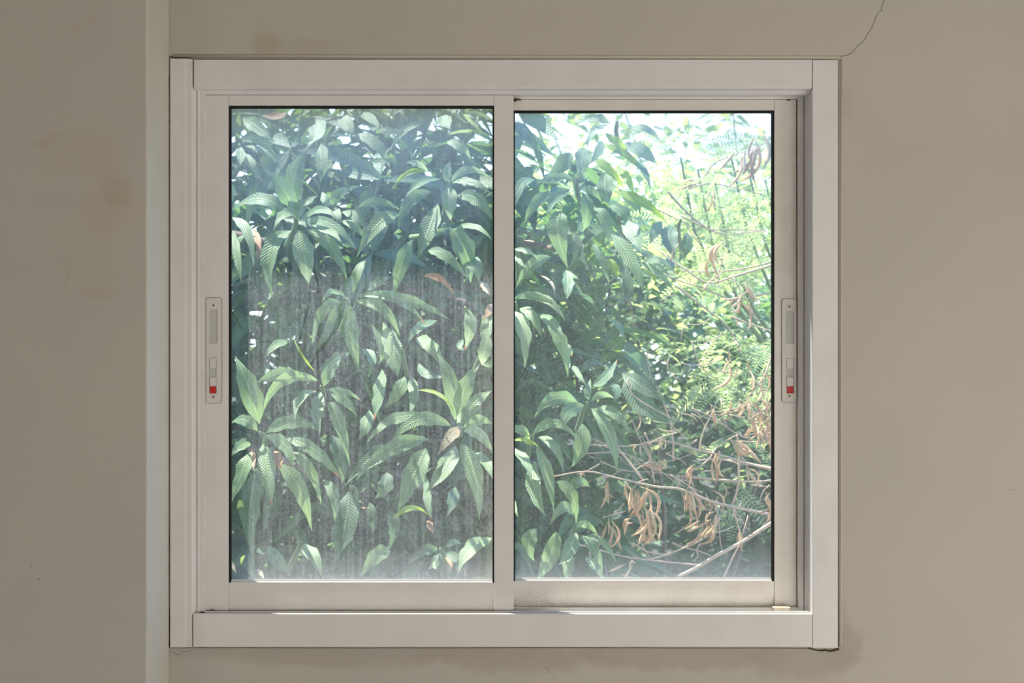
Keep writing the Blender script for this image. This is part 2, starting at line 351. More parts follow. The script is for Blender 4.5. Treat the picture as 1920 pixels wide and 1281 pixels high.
# plaster lips and filler round the frame (slightly proud of the wall)
def lip(pts_px, w0, m, nm, d=0.0025):
    bm = bmesh.new(); pts = [P(x, y) for x, y in pts_px]; rad = [w0] * len(pts)
    tube(bm, [Vector((p.x, -d * 0.1, p.z)) for p in pts], rad, 8)
    o = obj(nm, bm, m, wall_back, True); return o
lip([(325, 105), (700, 106), (1100, 107), (1575, 108)], 0.0032, M_caulk, 'filler_bead')
lip([(1577, 112), (1577, 600), (1577, 1000), (1576, 1212)], 0.0026, M_caulk, 'filler_bead')
def ribbon(pts_px, widths, m, nm, Y=-0.0006, parent=None):      # very thin dark sliver, for hairline cracks and a painted shadow line
    bm = bmesh.new(); pts = [P(x, y, Y) for x, y in pts_px]
    tube(bm, pts, [x / 2 for x in widths], 4)
    for v in bm.verts: v.co.y = Y + (v.co.y - Y) * 0.4
    return obj(nm, bm, m, parent if parent is not None else wall_back)
random.seed(4)
def crack_or_shadow(pts, w0, w1, parent=None, Y=-0.0003, jit=1.6, m=None):
    q = []
    for (a, b_), (c_, d_) in zip(pts, pts[1:]):
        n = max(2, int(math.hypot(c_ - a, d_ - b_) / 7))
        for i in range(n): q.append((a + (c_ - a) * i / n + random.uniform(-jit, jit), b_ + (d_ - b_) * i / n + random.uniform(-jit, jit)))
    q.append(pts[-1])
    ribbon(q, [w0 + (w1 - w0) * i / len(q) for i in range(len(q))], m or M_dark, 'crack_or_shadow', Y, parent)
crack_or_shadow([(1575, 108), (1590, 104), (1606, 90), (1616, 80), (1628, 62), (1636, 48), (1643, 30), (1651, 20), (1659, -6)], 0.0011, 0.0008)
crack_or_shadow([(318, 106), (330, 109), (345, 108), (362, 110)], 0.0030, 0.0012, Y=-0.002, jit=0.4)
crack_or_shadow([(362, 111), (700, 111.5), (1100, 112), (1571, 112.5)], 0.0012, 0.0010, Y=-0.0038, jit=0.2)
crack_or_shadow([(1572, 112), (1572, 400), (1572, 800), (1572, 1214)], 0.0006, 0.0011, Y=-0.001, jit=0.2)
crack_or_shadow([(316.5, 140), (316, 300), (317, 330)], 0.0012, 0.0010, jit=0.8)
crack_or_shadow([(317, 1000), (316, 1120), (318, 1170), (318, 1214)], 0.0012, 0.0022, jit=0.8)
crack_or_shadow([(318, 1215), (700, 1215.5), (1100, 1215), (1520, 1216)], 0.0010, 0.0012, Y=-0.001, jit=0.3)  # shadow line under the frame, drawn as a dark sliver
crack_or_shadow([(1515, 1215), (1535, 1219), (1556, 1221), (1573, 1217)], 0.003, 0.006, Y=-0.001, jit=1.2)
crack_or_shadow([(322, 1219), (333, 1229), (345, 1222), (362, 1219)], 0.0007, 0.0005, jit=0.6)
crack_or_shadow([(1020, 1250), (1030, 1258), (1040, 1268)], 0.0005, 0.0005, jit=0.6)
crack_or_shadow([(1886, 918), (1903, 919)], 0.0006, 0.0004, jit=0.5)
for pts in ([(96, 570), (108, 560), (120, 545), (128, 520), (134, 492)], [(173, 458), (182, 452), (196, 432), (208, 412)], [(33, 300), (35, 315), (36, 325)]):
    crack_or_shadow(pts, 0.0005, 0.0004, wall_left, -0.1502, 0.4, simple('pencil_scratch', (0.36, 0.32, 0.26)))
for x, y in ((60, 1061), (73, 1086)):
    ribbon([(x - 2, y), (x + 1.5, y + 0.6)], [0.0018, 0.0012], M_dark, 'fleck', -0.1502, wall_left)

# ---------------------------------------------------------------- window_1: the fixed outer frame
win = empty('window_1', (0, 0, B_)); win['kind'] = 'structure'; win['label'] = 'white aluminium outer frame of a two-sash sliding window'
F = -0.006
def X(px, Y): return P(px, 0, Y).x
def Z(py, Y): return P(0, py, Y).z
bm = bmesh.new()
prism(bm, [(X(318.5, F), F + 0.0015), (X(319.5, F), F), (X(346, F), F), (X(350, F), F + 0.0012), (X(359, F), F + 0.0012), (X(362.5, F), F + 0.004), (X(363.5, 0.004), 0.007), (X(370, 0.012), 0.012),
           (X(371, 0.013), 0.0085), (X(373, 0.012), 0.0085), (X(374.5, 0.012), 0.011), (X(384, 0.012), 0.011), (X(385, 0.012), 0.05), (X(385, 0.05), 0.09), (X(318.5, F), 0.09)], Z(1214, F), Z(110, F), 'z')
obj('jamb', bm, M_alu, win)
bm = bmesh.new(); xr = X(1523, F)
prism(bm, [(X(1571, F), 0.09), (X(1571, F), F + 0.001), (X(1570, F), F), (xr + 0.0012, F), (xr, F + 0.0012), (xr, 0.036), (X(1509, 0.040), 0.040), (X(1507, 0.040), 0.044), (X(1505, 0.044), 0.038), (X(1498, 0.044), 0.038),
           (X(1496.5, 0.044), 0.044), (X(1496.5, 0.044), 0.074), (X(1486, 0.074), 0.074), (X(1486, 0.074), 0.09)], Z(1215, F), Z(112.5, F), 'z')
obj('jamb', bm, M_alu, win)
bm = bmesh.new()
prism(bm, [(F, Z(112, F)), (F, Z(163, F)), (F + 0.002, Z(166, F)), (0.009, Z(170, 0.009)), (0.016, Z(177, 0.016)), (0.048, Z(177, 0.016)), (0.048, Z(186, 0.048)), (0.09, Z(186, 0.05)), (0.09, Z(112, F))], X(363.6, F), X(1522.6, F), 'x')
obj('head_rail', bm, M_alu, win)
bm = bmesh.new(); zt = Z(1151.5, F)
prism(bm, [(F, Z(1213.5, F)), (F, zt - 0.001), (F + 0.001, zt), (0.004, zt), (0.004, zt - 0.006), (0.011, zt - 0.006), (0.011, zt + 0.001), (0.0125, zt + 0.002), (0.014, zt + 0.001), (0.014, zt - 0.006), (0.041, zt - 0.006), (0.041, zt + 0.002), (0.0425, zt + 0.003), (0.044, zt + 0.002), (0.044, zt - 0.006),
           (0.078, zt - 0.006), (0.078, zt + 0.006), (0.09, zt + 0.006), (0.09, Z(1213.5, F))], X(362, F), X(1523.4, F), 'x')
sill = obj('sill_rail', bm, M_alu, win)
for x0, y0, x1, y1 in ((362.9, 112, 363.6, 165), (1522.5, 113, 1523.3, 168), (361.6, 1153, 362.2, 1213), (1523.3, 1153, 1523.9, 1213)):   # mitre joints
    bm = bmesh.new(); pxbox(bm, x0, y0, x1, y1, F - 0.0002, F + 0.002); obj('joint', bm, M_dark, win)
random.seed(8)
for (x, y, s) in ((1010, 1147, 2), (985, 1145, 3.5), (1068, 1146, 2), (1120, 1146.5, 1.4), (1231, 1148, 2.2), (1160, 1146, 1.6), (398, 1144, 5), (372, 1148, 5), (385, 1146, 4), (410, 1145, 3), (366, 1150, 3), (970, 1145, 2.6), (1345, 1147, 1.6)):
    bm = bmesh.new(); bmesh.ops.create_icosphere(bm, subdivisions=1, radius=s / 1000 * 0.8)
    for v in bm.verts: v.co = Vector((v.co.x * 1.6, v.co.y, v.co.z * 0.5)) * random.uniform(0.8, 1.2) + P(x, y, 0.017) + Vector((0, 0, -0.001))
    obj('grit', bm, M_dark, win)

# ---------------------------------------------------------------- the two sliding sashes
def sash(x0, x1, y0, y1, gx0, gx1, gy0, gy1, Yf, glass, al, label, hid=False):
    """outer px rect, visible glass opening px rect, front depth."""
    c = P((x0 + x1) / 2, y1, Yf); s = empty('window_sash', c); tag(s, label, 'window sash', 'sliding sashes of the window')
    Yb = Yf + 0.022
    bm = bmesh.new(); pxbox(bm, x0, y0, gx0[0], y1, Yf, Yb, 0.0006); obj('stile', bm, al, s)
    bm = bmesh.new(); pxbox(bm, gx1[1], y0, x1, y1, Yf, Yb, 0.0006); obj('stile', bm, al, s)
    bm = bmesh.new(); pxbox(bm, gx0[0] + .6, y0, gx1[1] - .6, gy0[0], Yf + 0.0005, Yb, 0.0005); obj('rail', bm, al, s)
    bm = bmesh.new(); a = P(gx0[0] + .6, gy1[1], Yf); d = P(gx1[1] - .6, y1, Yf); zt_, zb_ = a.z, d.z
    h = zt_ - zb_     # lower rail with a soft concave groove
    prism(bm, [(Yf + 0.0005, zt_), (Yf + 0.0005, zt_ - h * 0.30), (Yf + 0.0012, zt_ - h * 0.42), (Yf + 0.0030, zt_ - h * 0.60), (Yf + 0.0036, zt_ - h * 0.74), (Yf + 0.0036, zb_), (Yb, zb_), (Yb, zt_)], a.x, d.x, 'x')
    obj('rail', bm, al, s)
    G = Yf + 0.010
    bm = bmesh.new(); pxbox(bm, gx0[0] - 2, gy0[0] - 2, gx1[1] + 2, gy1[1] + 2, G, G + 0.005); obj('glass_pane', bm, glass, s)
    bm = bmesh.new(); q = Yf + 0.002
    A = P(gx0[0], gy0[0], q); Bq = P(gx1[1], gy1[1], q)
    iA = P(gx0[1], gy0[1], q); iB = P(gx1[0], gy1[1], q)
    for r in ((A.x, iA.x, Bq.z, A.z), (iB.x, Bq.x, Bq.z, A.z), (iA.x, iB.x, iA.z, A.z)): add_box(bm, r[0], r[1], q, G, r[2], r[3])
    g = obj('gasket', bm, M_gasket, s); g['label'] = 'black rubber glazing gasket'
    bm = bmesh.new(); z1 = Z(gy1[0], G); z0 = Z(gy1[1], Yf)
    prism(bm, [(G - 0.0002, z1), (G - 0.003, z1 - 0.0004), (G - 0.004, z1 - 0.0025), (G - 0.006, z1 - 0.003), (G - 0.007, z0 + 0.002), (Yf + 0.001, z0 + 0.001), (Yf + 0.001, z0 - 0.0002), (G - 0.0002, z0 - 0.0002)], iA.x, iB.x, 'x')
    obj('glazing_bead', bm, al, s)
    return s
s_left = sash(386, 963, 178.5, 1145, (428.5, 433), (923.5, 926.5), (198, 203), (1086, 1093.5), 0.020, M_glassL, M_alu,
              'left white sliding sash, nearer track, hazy scratched glass over mango leaves')
s_right = sash(924, 1493, 187, 1144.5, (958, 965.5), (1447, 1452), (207, 211.5), (1083.5, 1090.5), 0.050, M_glassR, M_alu_dirty,
               'right white sliding sash, rear track, grimy bottom rail and sunlit dry twigs behind')

def latch(par, x0, x1, y0, y1, cxp, Yf, pull, slot):
    th = 0.0030; Y0 = Yf - th
    def rr(a, b_, c_, d_, r): p = P(a, b_, Y0); q = P(c_, d_, Y0); return rrect(p.x, p.z, q.x, q.z, r)
    bm = bmesh.new(); plate(bm, rr(x0, y0, x1, y1, 0.0045), [rr(*pull, 0.003), rr(*slot, 0.002)], Y0, Yf + 0.0002)
    pl = obj('latch_plate', bm, M_plastic, par); pl['label'] = 'white plastic latch plate with finger pull and red marker'
    e = 0.9
    bm = bmesh.new(); plate(bm, rr(x0 - e, y0 - e, x1 + e, y1 + e, 0.005), [], Yf - 0.0006, Yf); obj('plate_outline', bm, simple('latch_edge_dark', (0.30, 0.26, 0.21), 0.8), pl)  # thin dark rim around the plate edge
    bm = bmesh.new(); pxbox(bm, pull[0] - .5, pull[1] - .5, pull[2] + .5, pull[3] + .5, Yf - 0.0009, Yf - 0.0004); obj('finger_pull', bm, M_recess, pl)
    bm = bmesh.new(); pxbox(bm, slot[0] - .3, slot[1] - .3, slot[2] + .3, slot[3] + .3, Yf - 0.0009, Yf - 0.0004); obj('slot_floor', bm, M_recess, pl)
    sx0, sy0, sx1, sy1 = slot; h = (sy1 - sy0)
    for f0, f1, pr in ((0.00, 0.30, 0.0004), (0.54, 0.79, 0.0014)):
        bm = bmesh.new(); pxbox(bm, sx0 + 0.7, sy0 + 0.5 + h * f0, sx1 - 0.7, sy0 + h * f1, Y0 - pr, Yf - 0.0004, 0.0007); obj('slider', bm, M_plastic, pl)
    bm = bmesh.new(); pxbox(bm, sx0 + 1.4, sy0 + h * 0.805, sx1 - 1.4, sy1 - 0.4, Y0 + 0.0006, Yf - 0.0004, 0.0002); o = obj('lock_marker', bm, M_red, pl); o['label'] = 'red locked marker'
    for (yy, rot) in ((y0 + 14, 0), (y1 - 12, 35)):
        bm = bmesh.new(); c = P(cxp, yy, Y0)
        bmesh.ops.create_cone(bm, cap_ends=True, segments=18, radius1=0.0052, radius2=0.0044, depth=0.0012)
        bmesh.ops.rotate(bm, verts=bm.verts, matrix=Matrix.Rotation(R(90), 3, 'X'))
        bmesh.ops.translate(bm, verts=bm.verts, vec=Vector((c.x, Y0 - 0.0004, c.z)))
        sc_ = obj('screw', bm, M_plastic, pl)
        bm = bmesh.new()
        for a in (0, 90):
            t = bmesh.new(); add_box(t, -0.0024, 0.0024, 0, 0.0004, -0.0006, 0.0006)
            bmesh.ops.rotate(t, verts=t.verts, matrix=Matrix.Rotation(R(a + rot), 3, 'Y'))
            bmesh.ops.translate(t, verts=t.verts, vec=Vector((c.x, Y0 - 0.0013, c.z)))
            me = bpy.data.meshes.new('t'); t.to_mesh(me); t.free(); bm.from_mesh(me); bpy.data.meshes.remove(me)
        obj('screw_slot', bm, M_dark, pl)
latch(s_left, 386.5, 415, 558.5, 756, 400.3, 0.020, (392.5, 580.5, 407.5, 644), (392.0, 670.5, 406, 738))
latch(s_right, 1466.5, 1493, 561, 754.5, 1480.5, 0.050, (1473, 583, 1489, 644.5), (1474.5, 671.5, 1489, 738))
# small smear and torn strip at the top of the meeting stile
for (x, y, s, Y) in ((968, 186, 4, 0.046), (974, 187, 3, 0.046), (965, 189, 3, 0.046), (1478, 188, 2.2, 0.049), (1482, 187, 1.4, 0.049), (450, 192, 1.0, 0.0198)):
    bm = bmesh.new(); bmesh.ops.create_icosphere(bm, subdivisions=1, radius=s / 1000)
    for v in bm.verts: v.co = Vector((v.co.x * 1.5, v.co.y * .4, v.co.z * 0.5)) * random.uniform(0.7, 1.3) + P(x, y, Y)
    obj('grit', bm, M_dark, win)
st = empty('track_stopper', P(1465, 1146, 0.03)); tag(st, 'small cream plastic stopper lying on the lower track by the right jamb', 'stopper')
bm = bmesh.new(); p0 = P(1449, 1146, 0.030); p1 = P(1481, 1139, 0.030)
prism(bm, [(0.026, p0.z), (0.026, p1.z - 0.001), (0.028, p1.z), (0.040, p1.z), (0.040, p0.z)], p0.x + 0.003, p1.x - 0.002, 'x'); obj('body', bm, M_cream, st)
bm = bmesh.new(); add_box(bm, p0.x, p1.x, 0.024, 0.042, p1.z - 0.0012, p1.z + 0.0006, 0.0004); obj('flange', bm, M_cream, st)

# ================================================================= the garden outside
random.seed(21); rng = np.random.default_rng(7)
CR = {'A': (430, 190), 'B': (430, 640), 'C': (960, 190), 'D': (960, 640)}
KC = 500 / 1423
def leaf_mesh(b, k, t, wid, N=Vector((0, -1, 0.25)), roll=0.0, fold=0.22, wave=0.06, seg=12, ph=0.0, wv=0.075):
    """lance-shaped leaf along a curve through b, k, t (world points); wid in metres."""
    c = k * 2 - (b + t) * 0.5
    verts, faces, uvs = [], [], []
    N = N.normalized()
    for i in range(seg + 1):
        u = i / seg
        p = b * (1 - u) ** 2 + c * 2 * u * (1 - u) + t * u * u
        tg = ((c - b) * (1 - u) + (t - c) * u).normalized()
        s = tg.cross(N)
        if s.length < 1e-4: s = tg.orthogonal()
        s.normalize(); n = s.cross(tg).normalized()
        q = Matrix.Rotation(roll, 3, tg); s = q @ s; n = q @ n
        w_ = (max(0.0, math.sin(math.pi * min(1, u ** 0.80 * 1.0))) ** 1.05) * (1.06 - 0.22 * u)
        w_ = max(w_, 0.05 if u < 0.5 else 0.015) * wid * 0.5 * (1 + wv * math.sin(u * 19 + ph))
        for v in (-1, -0.5, 0, 0.5, 1):
            off = n * (w_ * fold * abs(v) * 1.2) + n * (abs(v) ** 1.5 * wave * wid * math.sin(u * 15 + ph + (1.3 if v > 0 else 0)))
            ww = w_ * (1 + (wv * math.sin(u * 24 + ph * 2 + v)))
            verts.append(p + s * (ww * v) + off); uvs.append((u, 0.5 + 0.5 * v))
    for i in range(seg):
        for j in range(4):
            a = i * 5 + j; faces.append((a, a + 1, a + 6, a + 5))
    me = bpy.data.meshes.new('leaf'); me.from_pydata([tuple(v) for v in verts], [], faces)
    uvl = me.uv_layers.new(name='UVMap')
    for lp in me.loops: uvl.data[lp.index].uv = uvs[lp.vertex_index]
    for p in me.polygons: p.use_smooth = True
    me.update(); return me
def leaf_obj(me, m, parent, name='leaf'):
    me.materials.append(m); o = bpy.data.objects.new(name, me); link(o); o.parent = parent; return o

mango = empty('mango_tree', (-1.75, 2.1, FZ - 0.25))
tag(mango, 'mango tree with whorls of long drooping green leaves pressed close behind the glass', 'tree')
NLEAF = 0
def shoot(crop, cx_, cy_, Y, leaves, stem=None):
    """one leafy shoot; leaves: (bx,by, kx,ky, tx,ty, width, kind) in crop pixels (k None: a mild droop)."""
    global NLEAF
    ox, oy = CR[crop]
    def W(x, y, yy): return P(ox + x * KC, oy + y * KC, yy)
    c = W(cx_, cy_, Y + 0.02); bm = bmesh.new()
    e = stem if stem else (random.uniform(-60, 60), 160)
    end = W(cx_ + e[0], cy_ + e[1], Y + 0.35)
    tube(bm, smooth_path([c + Vector((0, -0.012, 0.004)), c + Vector((e[0] * .0001, 0.05, -0.015)), end]), [0.0035, 0.0045, 0.005, 0.0055, 0.006, 0.006, 0.0065, 0.007, 0.007], 6)
    sh = obj('shoot', bm, M_stem, mango, True)
    for L in leaves:
        bx, by, kx, ky, tx, ty, wd, kd = L
        yb = Y + random.uniform(-0.005, 0.02)
        ln = math.hypot(tx - bx, ty - by)
        fw = random.uniform(0.0, 0.10) * (1 if ty > by else -0.6)
        if kx is None:
            kx, ky = (bx + tx) / 2 + random.uniform(-.03, .03) * ln, (by + ty) / 2 - 0.04 * abs(tx - bx) + random.uniform(-.02, .02) * ln
        b_, k_, t_ = W(bx, by, yb), W(kx, ky, yb - fw * 0.45 - 0.015), W(tx, ty, yb - fw)
        wm = wd * KC / 1000 * (1 + Y / D) * 1.06
        N = Vector((random.uniform(-0.3, 0.3), -1, random.uniform(0.1, 0.6)))
        me = leaf_mesh(b_, k_, t_, wm, N, random.uniform(-0.3, 0.3), random.uniform(0.06, 0.22), random.uniform(0.02, 0.06), ph=random.uniform(0, 6))
        leaf_obj(me, ML[kd], sh); NLEAF += 1
_ = None
# ---- left pane, top
shoot('A', 345, 610, 0.42, [
 (345,590,345,410,425,235,105,'g'), (345,580,290,470,185,355,92,'s'), (300,595,160,520,8,585,88,'s'), (370,630,300,600,235,690,72,'g'),
 (365,625,400,550,475,503,60,'g'), (378,636,490,580,580,640,52,'g'), (390,640,550,660,682,802,52,'p'), (440,660,540,700,610,780,46,'s'),
 (415,690,540,770,632,965,72,'g'), (370,690,400,830,425,988,108,'p'), (330,690,220,800,228,1048,98,'g'), (350,600,310,500,262,300,50,'g')])
shoot('A', 60, 245, 0.55, [
 (60,245,_,_,58,340,50,'p'), (85,280,120,340,180,432,50,'p'), (60,212,170,215,272,335,46,'g'), (85,240,190,270,292,372,28,'p'),
 (72,90,150,140,245,222,70,'g'), (15,620,95,700,130,885,58,'p'), (20,690,40,820,65,970,46,'g'), (0,700,40,740,80,700,50,'g'), (20,520,0,470,-60,430,70,'g'), (130,680,155,760,150,860,34,'b')])
shoot('A', 470, 110, 0.62, [
 (465,95,470,170,412,245,98,'p'), (490,225,500,330,485,438,78,'g'), (430,45,400,60,352,98,34,'g'), (520,110,600,130,640,195,40,'d'), (300,60,240,80,170,75,60,'b'), (300,120,200,90,90,120,40,'d'), (640,190,560,180,500,195,30,'g')])
shoot('A', 610, 40, 0.50, [
 (575,70,630,120,655,198,68,'p'), (640,45,670,70,692,115,50,'g'), (685,62,755,95,805,162,56,'s'), (655,180,780,230,856,358,72,'p'),
 (600,30,560,0,500,-30,40,'g'), (620,30,640,-30,700,-60,50,'g'), (560,80,500,90,440,75,32,'d'), (800,150,860,160,930,150,60,'d')])
shoot('A', 1240, 50, 0.55, [
 (1250,55,1330,30,1420,60,24,'y'), (1250,60,1340,70,1430,120,22,'g'), (1250,70,1290,110,1385,200,22,'y'), (1240,70,1290,80,1312,105,26,'p'), (1230,40,1200,60,1270,118,28,'p'),
 (1135,80,1150,110,1180,152,86,'p'), (1030,122,930,160,858,268,44,'p'), (1160,215,1230,240,1292,312,56,'p'), (1160,185,1280,160,1420,195,26,'y'), (1240,50,1180,20,1120,45,24,'g'), (1000,60,930,40,850,90,50,'d')])
shoot('A', 1165, 445, 0.44, [
 (1185,430,1280,365,1395,412,46,'p'), (1190,435,1290,430,1405,500,46,'p'), (1215,500,1330,530,1410,650,72,'g'), (1172,450,1175,540,1180,638,84,'p'),
 (1125,415,1020,435,938,518,56,'g'), (1060,375,950,385,870,475,30,'y'), (1080,480,960,540,900,682,66,'g'), (1112,550,1060,700,1003,842,98,'g'),
 (1172,440,1160,380,1185,318,52,'g'), (690,565,800,535,915,582,46,'g'), (905,600,790,660,678,836,92,'g'), (1060,375,1000,330,940,330,32,'p'), (720,338,820,315,935,345,28,'g')])
shoot('A', 555, 560, 0.60, [
 (550,556,590,490,692,455,60,'g'), (560,570,580,600,597,652,38,'p'), (598,590,680,620,742,705,50,'g'), (600,640,670,670,742,752,46,'g'), (540,560,510,520,495,482,50,'p')])
shoot('A', 1150, 665, 0.60, [
 (975,740,915,880,875,1055,76,'g'), (1180,680,1260,800,1290,972,110,'g'), (1200,682,1310,670,1402,742,40,'g'), (1060,797,1160,830,1285,962,60,'g'), (1080,700,1130,690,1190,670,26,'g'),
 (1240,850,1310,880,1330,960,90,'s'), (1040,932,1130,950,1202,1038,36,'b')], stem=(-180, 60))
# ---- left pane, middle
shoot('A', 630, 1065, 0.46, [
 (600,1070,500,1120,440,1300,60,'g'), (640,1085,650,1250,695,1448,88,'g'), (680,1070,820,1110,912,1262,62,'g'), (690,1040,890,1060,1052,1197,52,'t'),
 (620,1050,550,1020,490,1075,50,'g'), (690,1035,950,1060,1180,1170,60,'g'), (740,1010,800,960,870,935,46,'g'), (660,1020,690,900,730,850,60,'g'), (820,1180,850,1300,842,1420,62,'g'),
 (760,1190,820,1330,790,1400,50,'g')])
shoot('A', 1260, 1110, 0.58, [
 (1272,1110,1285,1210,1255,1330,70,'p'), (1405,1110,1370,1220,1382,1400,64,'g'), (1110,1170,1010,1210,950,1300,56,'g'), (1400,1080,1385,1120,1350,1165,40,'b'), (1050,1290,1100,1330,1130,1420,60,'g'), (1350,960,1370,1000,1400,1040,40,'k')])
shoot('B', 900, 20, 0.56, [
 (870,-60,880,80,902,195,92,'g'), (815,150,800,290,768,432,80,'t'), (932,190,900,270,828,358,72,'g'), (962,180,985,290,958,392,56,'g'), (745,370,730,450,688,532,70,'t'),
 (1000,-20,1060,20,1110,110,70,'g'), (700,40,760,90,740,190,50,'s'), (640,60,560,100,470,160,60,'d'), (1010,120,1060,180,1150,190,60,'d')])
# ---- left pane, bottom left whorl
shoot('B', 168, 495, 0.36, [
 (160,440,100,240,32,80,112,'g'), (150,480,80,420,5,440,64,'g'), (110,540,60,560,8,615,62,'g'), (195,490,340,430,482,482,78,'g'),
 (118,590,70,700,8,870,92,'g'), (180,550,205,700,228,875,98,'t'), (262,660,370,780,440,1015,88,'g'), (195,505,300,560,340,690,68,'g'),
 (330,590,430,690,490,870,60,'g'), (300,520,460,590,596,742,68,'t'), (500,740,560,830,560,975,60,'g'), (118,578,130,630,125,690,22,'b'), (240,585,265,640,262,692,50,'b')])
shoot('B', 490, 250, 0.45, [
 (505,240,540,150,612,62,62,'t'), (465,265,380,310,350,425,62,'g'), (490,270,470,380,485,495,70,'g'), (530,325,590,440,645,665,72,'g'),
 (540,280,620,320,682,405,54,'g'), (520,260,620,270,705,320,34,'t'), (470,210,280,210,172,408,62,'g'), (350,155,240,180,140,225,62,'g'), (455,160,380,60,340,-30,12,'y'), (330,0,250,20,190,90,50,'g')])
# ---- left pane, bottom right whorl
shoot('B', 1225, 470, 0.34, [
 (1205,420,1180,220,1108,62,92,'g'), (1215,400,1260,240,1332,128,86,'g'), (1255,430,1310,330,1405,262,86,'g'), (1235,450,1270,380,1285,298,36,'t'),
 (1178,450,1010,420,860,543,80,'g'), (1060,400,870,420,735,545,68,'g'), (1060,520,860,580,678,738,88,'g'), (880,560,760,620,612,780,80,'d'),
 (1235,458,1180,510,1112,608,62,'k'), (1245,465,1330,420,1410,445,58,'s'), (1250,480,1340,500,1410,612,60,'p'), (1205,560,1150,680,1048,808,98,'g'),
 (1232,550,1310,710,1335,955,96,'g'), (1050,570,980,730,900,908,120,'g'), (1050,720,1060,850,1078,955,46,'t'), (1300,590,1370,650,1405,742,62,'g'), (1000,262,1130,290,1205,405,20,'y')], stem=(0, -120))
shoot('B', 1360, 20, 0.5, [(1385,-40,1360,60,1350,130,70,'p'), (1430,60,1400,120,1340,120,40,'g'), (1250,-10,1230,30,1270,45,34,'t')])
# ---- left pane, deep lower leaves
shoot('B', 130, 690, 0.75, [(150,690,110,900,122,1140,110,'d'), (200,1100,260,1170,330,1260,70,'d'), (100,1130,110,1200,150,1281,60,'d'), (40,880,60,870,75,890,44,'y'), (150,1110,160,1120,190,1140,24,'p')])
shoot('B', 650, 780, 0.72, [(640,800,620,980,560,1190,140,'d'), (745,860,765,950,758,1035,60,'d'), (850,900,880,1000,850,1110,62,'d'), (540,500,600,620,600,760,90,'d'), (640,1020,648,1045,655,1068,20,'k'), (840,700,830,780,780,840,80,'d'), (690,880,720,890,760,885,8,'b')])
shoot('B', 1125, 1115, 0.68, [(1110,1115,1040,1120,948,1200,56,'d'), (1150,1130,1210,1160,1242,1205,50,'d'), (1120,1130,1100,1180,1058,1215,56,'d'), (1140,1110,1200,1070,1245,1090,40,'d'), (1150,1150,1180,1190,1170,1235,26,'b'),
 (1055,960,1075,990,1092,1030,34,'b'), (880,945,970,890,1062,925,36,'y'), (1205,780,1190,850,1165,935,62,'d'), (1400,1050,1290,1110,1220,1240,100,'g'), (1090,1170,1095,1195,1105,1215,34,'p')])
shoot('B', 370, 1075, 0.5, [(385,1090,450,1150,492,1265,72,'g'), (350,1050,340,1050,345,1075,10,'b'), (150,1220,170,1240,185,1270,22,'k'), (860,1120,780,1150,700,1262,82,'g'), (8,1180,20,1200,40,1250,20,'k'), (85,1140,70,1160,62,1195,20,'y')])
# ---- right pane, upper left
shoot('C', 345, 435, 0.70, [
 (225,495,130,540,62,670,62,'g'), (310,470,230,520,186,608,60,'g'), (380,490,400,590,380,695,82,'g'), (430,570,495,640,520,750,80,'g'), (265,590,245,700,298,895,112,'g'),
 (500,385,500,470,512,552,90,'g'), (400,405,360,400,300,440,50,'g'), (340,420,230,400,130,445,40,'g'), (310,275,260,350,160,445,80,'g'), (385,250,375,320,350,402,88,'p'), (480,210,460,270,415,335,48,'p'), (370,470,430,480,480,540,44,'g')], stem=(50, 260))
shoot('C', 560, 120, 0.90, [
 (480,240,600,280,722,405,60,'y'), (590,230,700,270,775,345,84,'p'), (500,170,560,220,620,260,50,'y'), (510,130,440,160,400,250,54,'p'), (520,120,440,90,340,120,50,'p'), (620,150,720,150,800,230,44,'p'), (430,300,520,370,600,470,50,'y'), (640,300,700,370,740,470,50,'g'), (560,350,620,420,650,500,44,'y')])
shoot('C', 570, 600, 0.85, [
 (540,480,700,540,832,655,62,'y'), (530,710,640,850,702,1020,80,'g'), (585,640,650,710,690,812,84,'g'), (520,560,600,600,640,700,60,'g'), (480,840,540,880,565,930,54,'y'), (430,760,480,850,520,985,50,'g'), (690,868,790,850,872,922,34,'p'), (700,900,750,920,765,972,36,'y'), (680,860,780,920,870,1020,44,'g'), (600,880,620,1000,600,1080,60,'d'), (290,900,300,980,290,1060,60,'g'), (330,700,350,800,300,890,50,'d')])
shoot('C', 30, 810, 0.55, [(205,830,100,880,15,1010,62,'g'), (5,790,80,800,142,845,24,'p'), (-20,820,30,850,80,900,40,'p'), (150,930,210,970,228,1045,22,'k'), (60,740,90,745,122,750,22,'b'), (-30,560,10,590,50,620,26,'y'), (120,420,50,450,5,600,60,'g')])
shoot('C', 20, 1085, 0.42, [(40,1050,180,1060,290,1180,52,'p'), (40,1105,110,1150,162,1270,58,'g'), (145,1140,220,1190,285,1290,52,'g'), (0,1120,60,1220,68,1425,84,'p'), (10,1060,120,1040,290,1120,40,'g'), (190,1190,270,1300,300,1475,70,'g')])
shoot('C', 900, 640, 1.3, [(850,660,840,740,868,840,90,'d'), (935,700,930,780,885,860,60,'d'), (800,640,760,700,740,760,60,'g')])
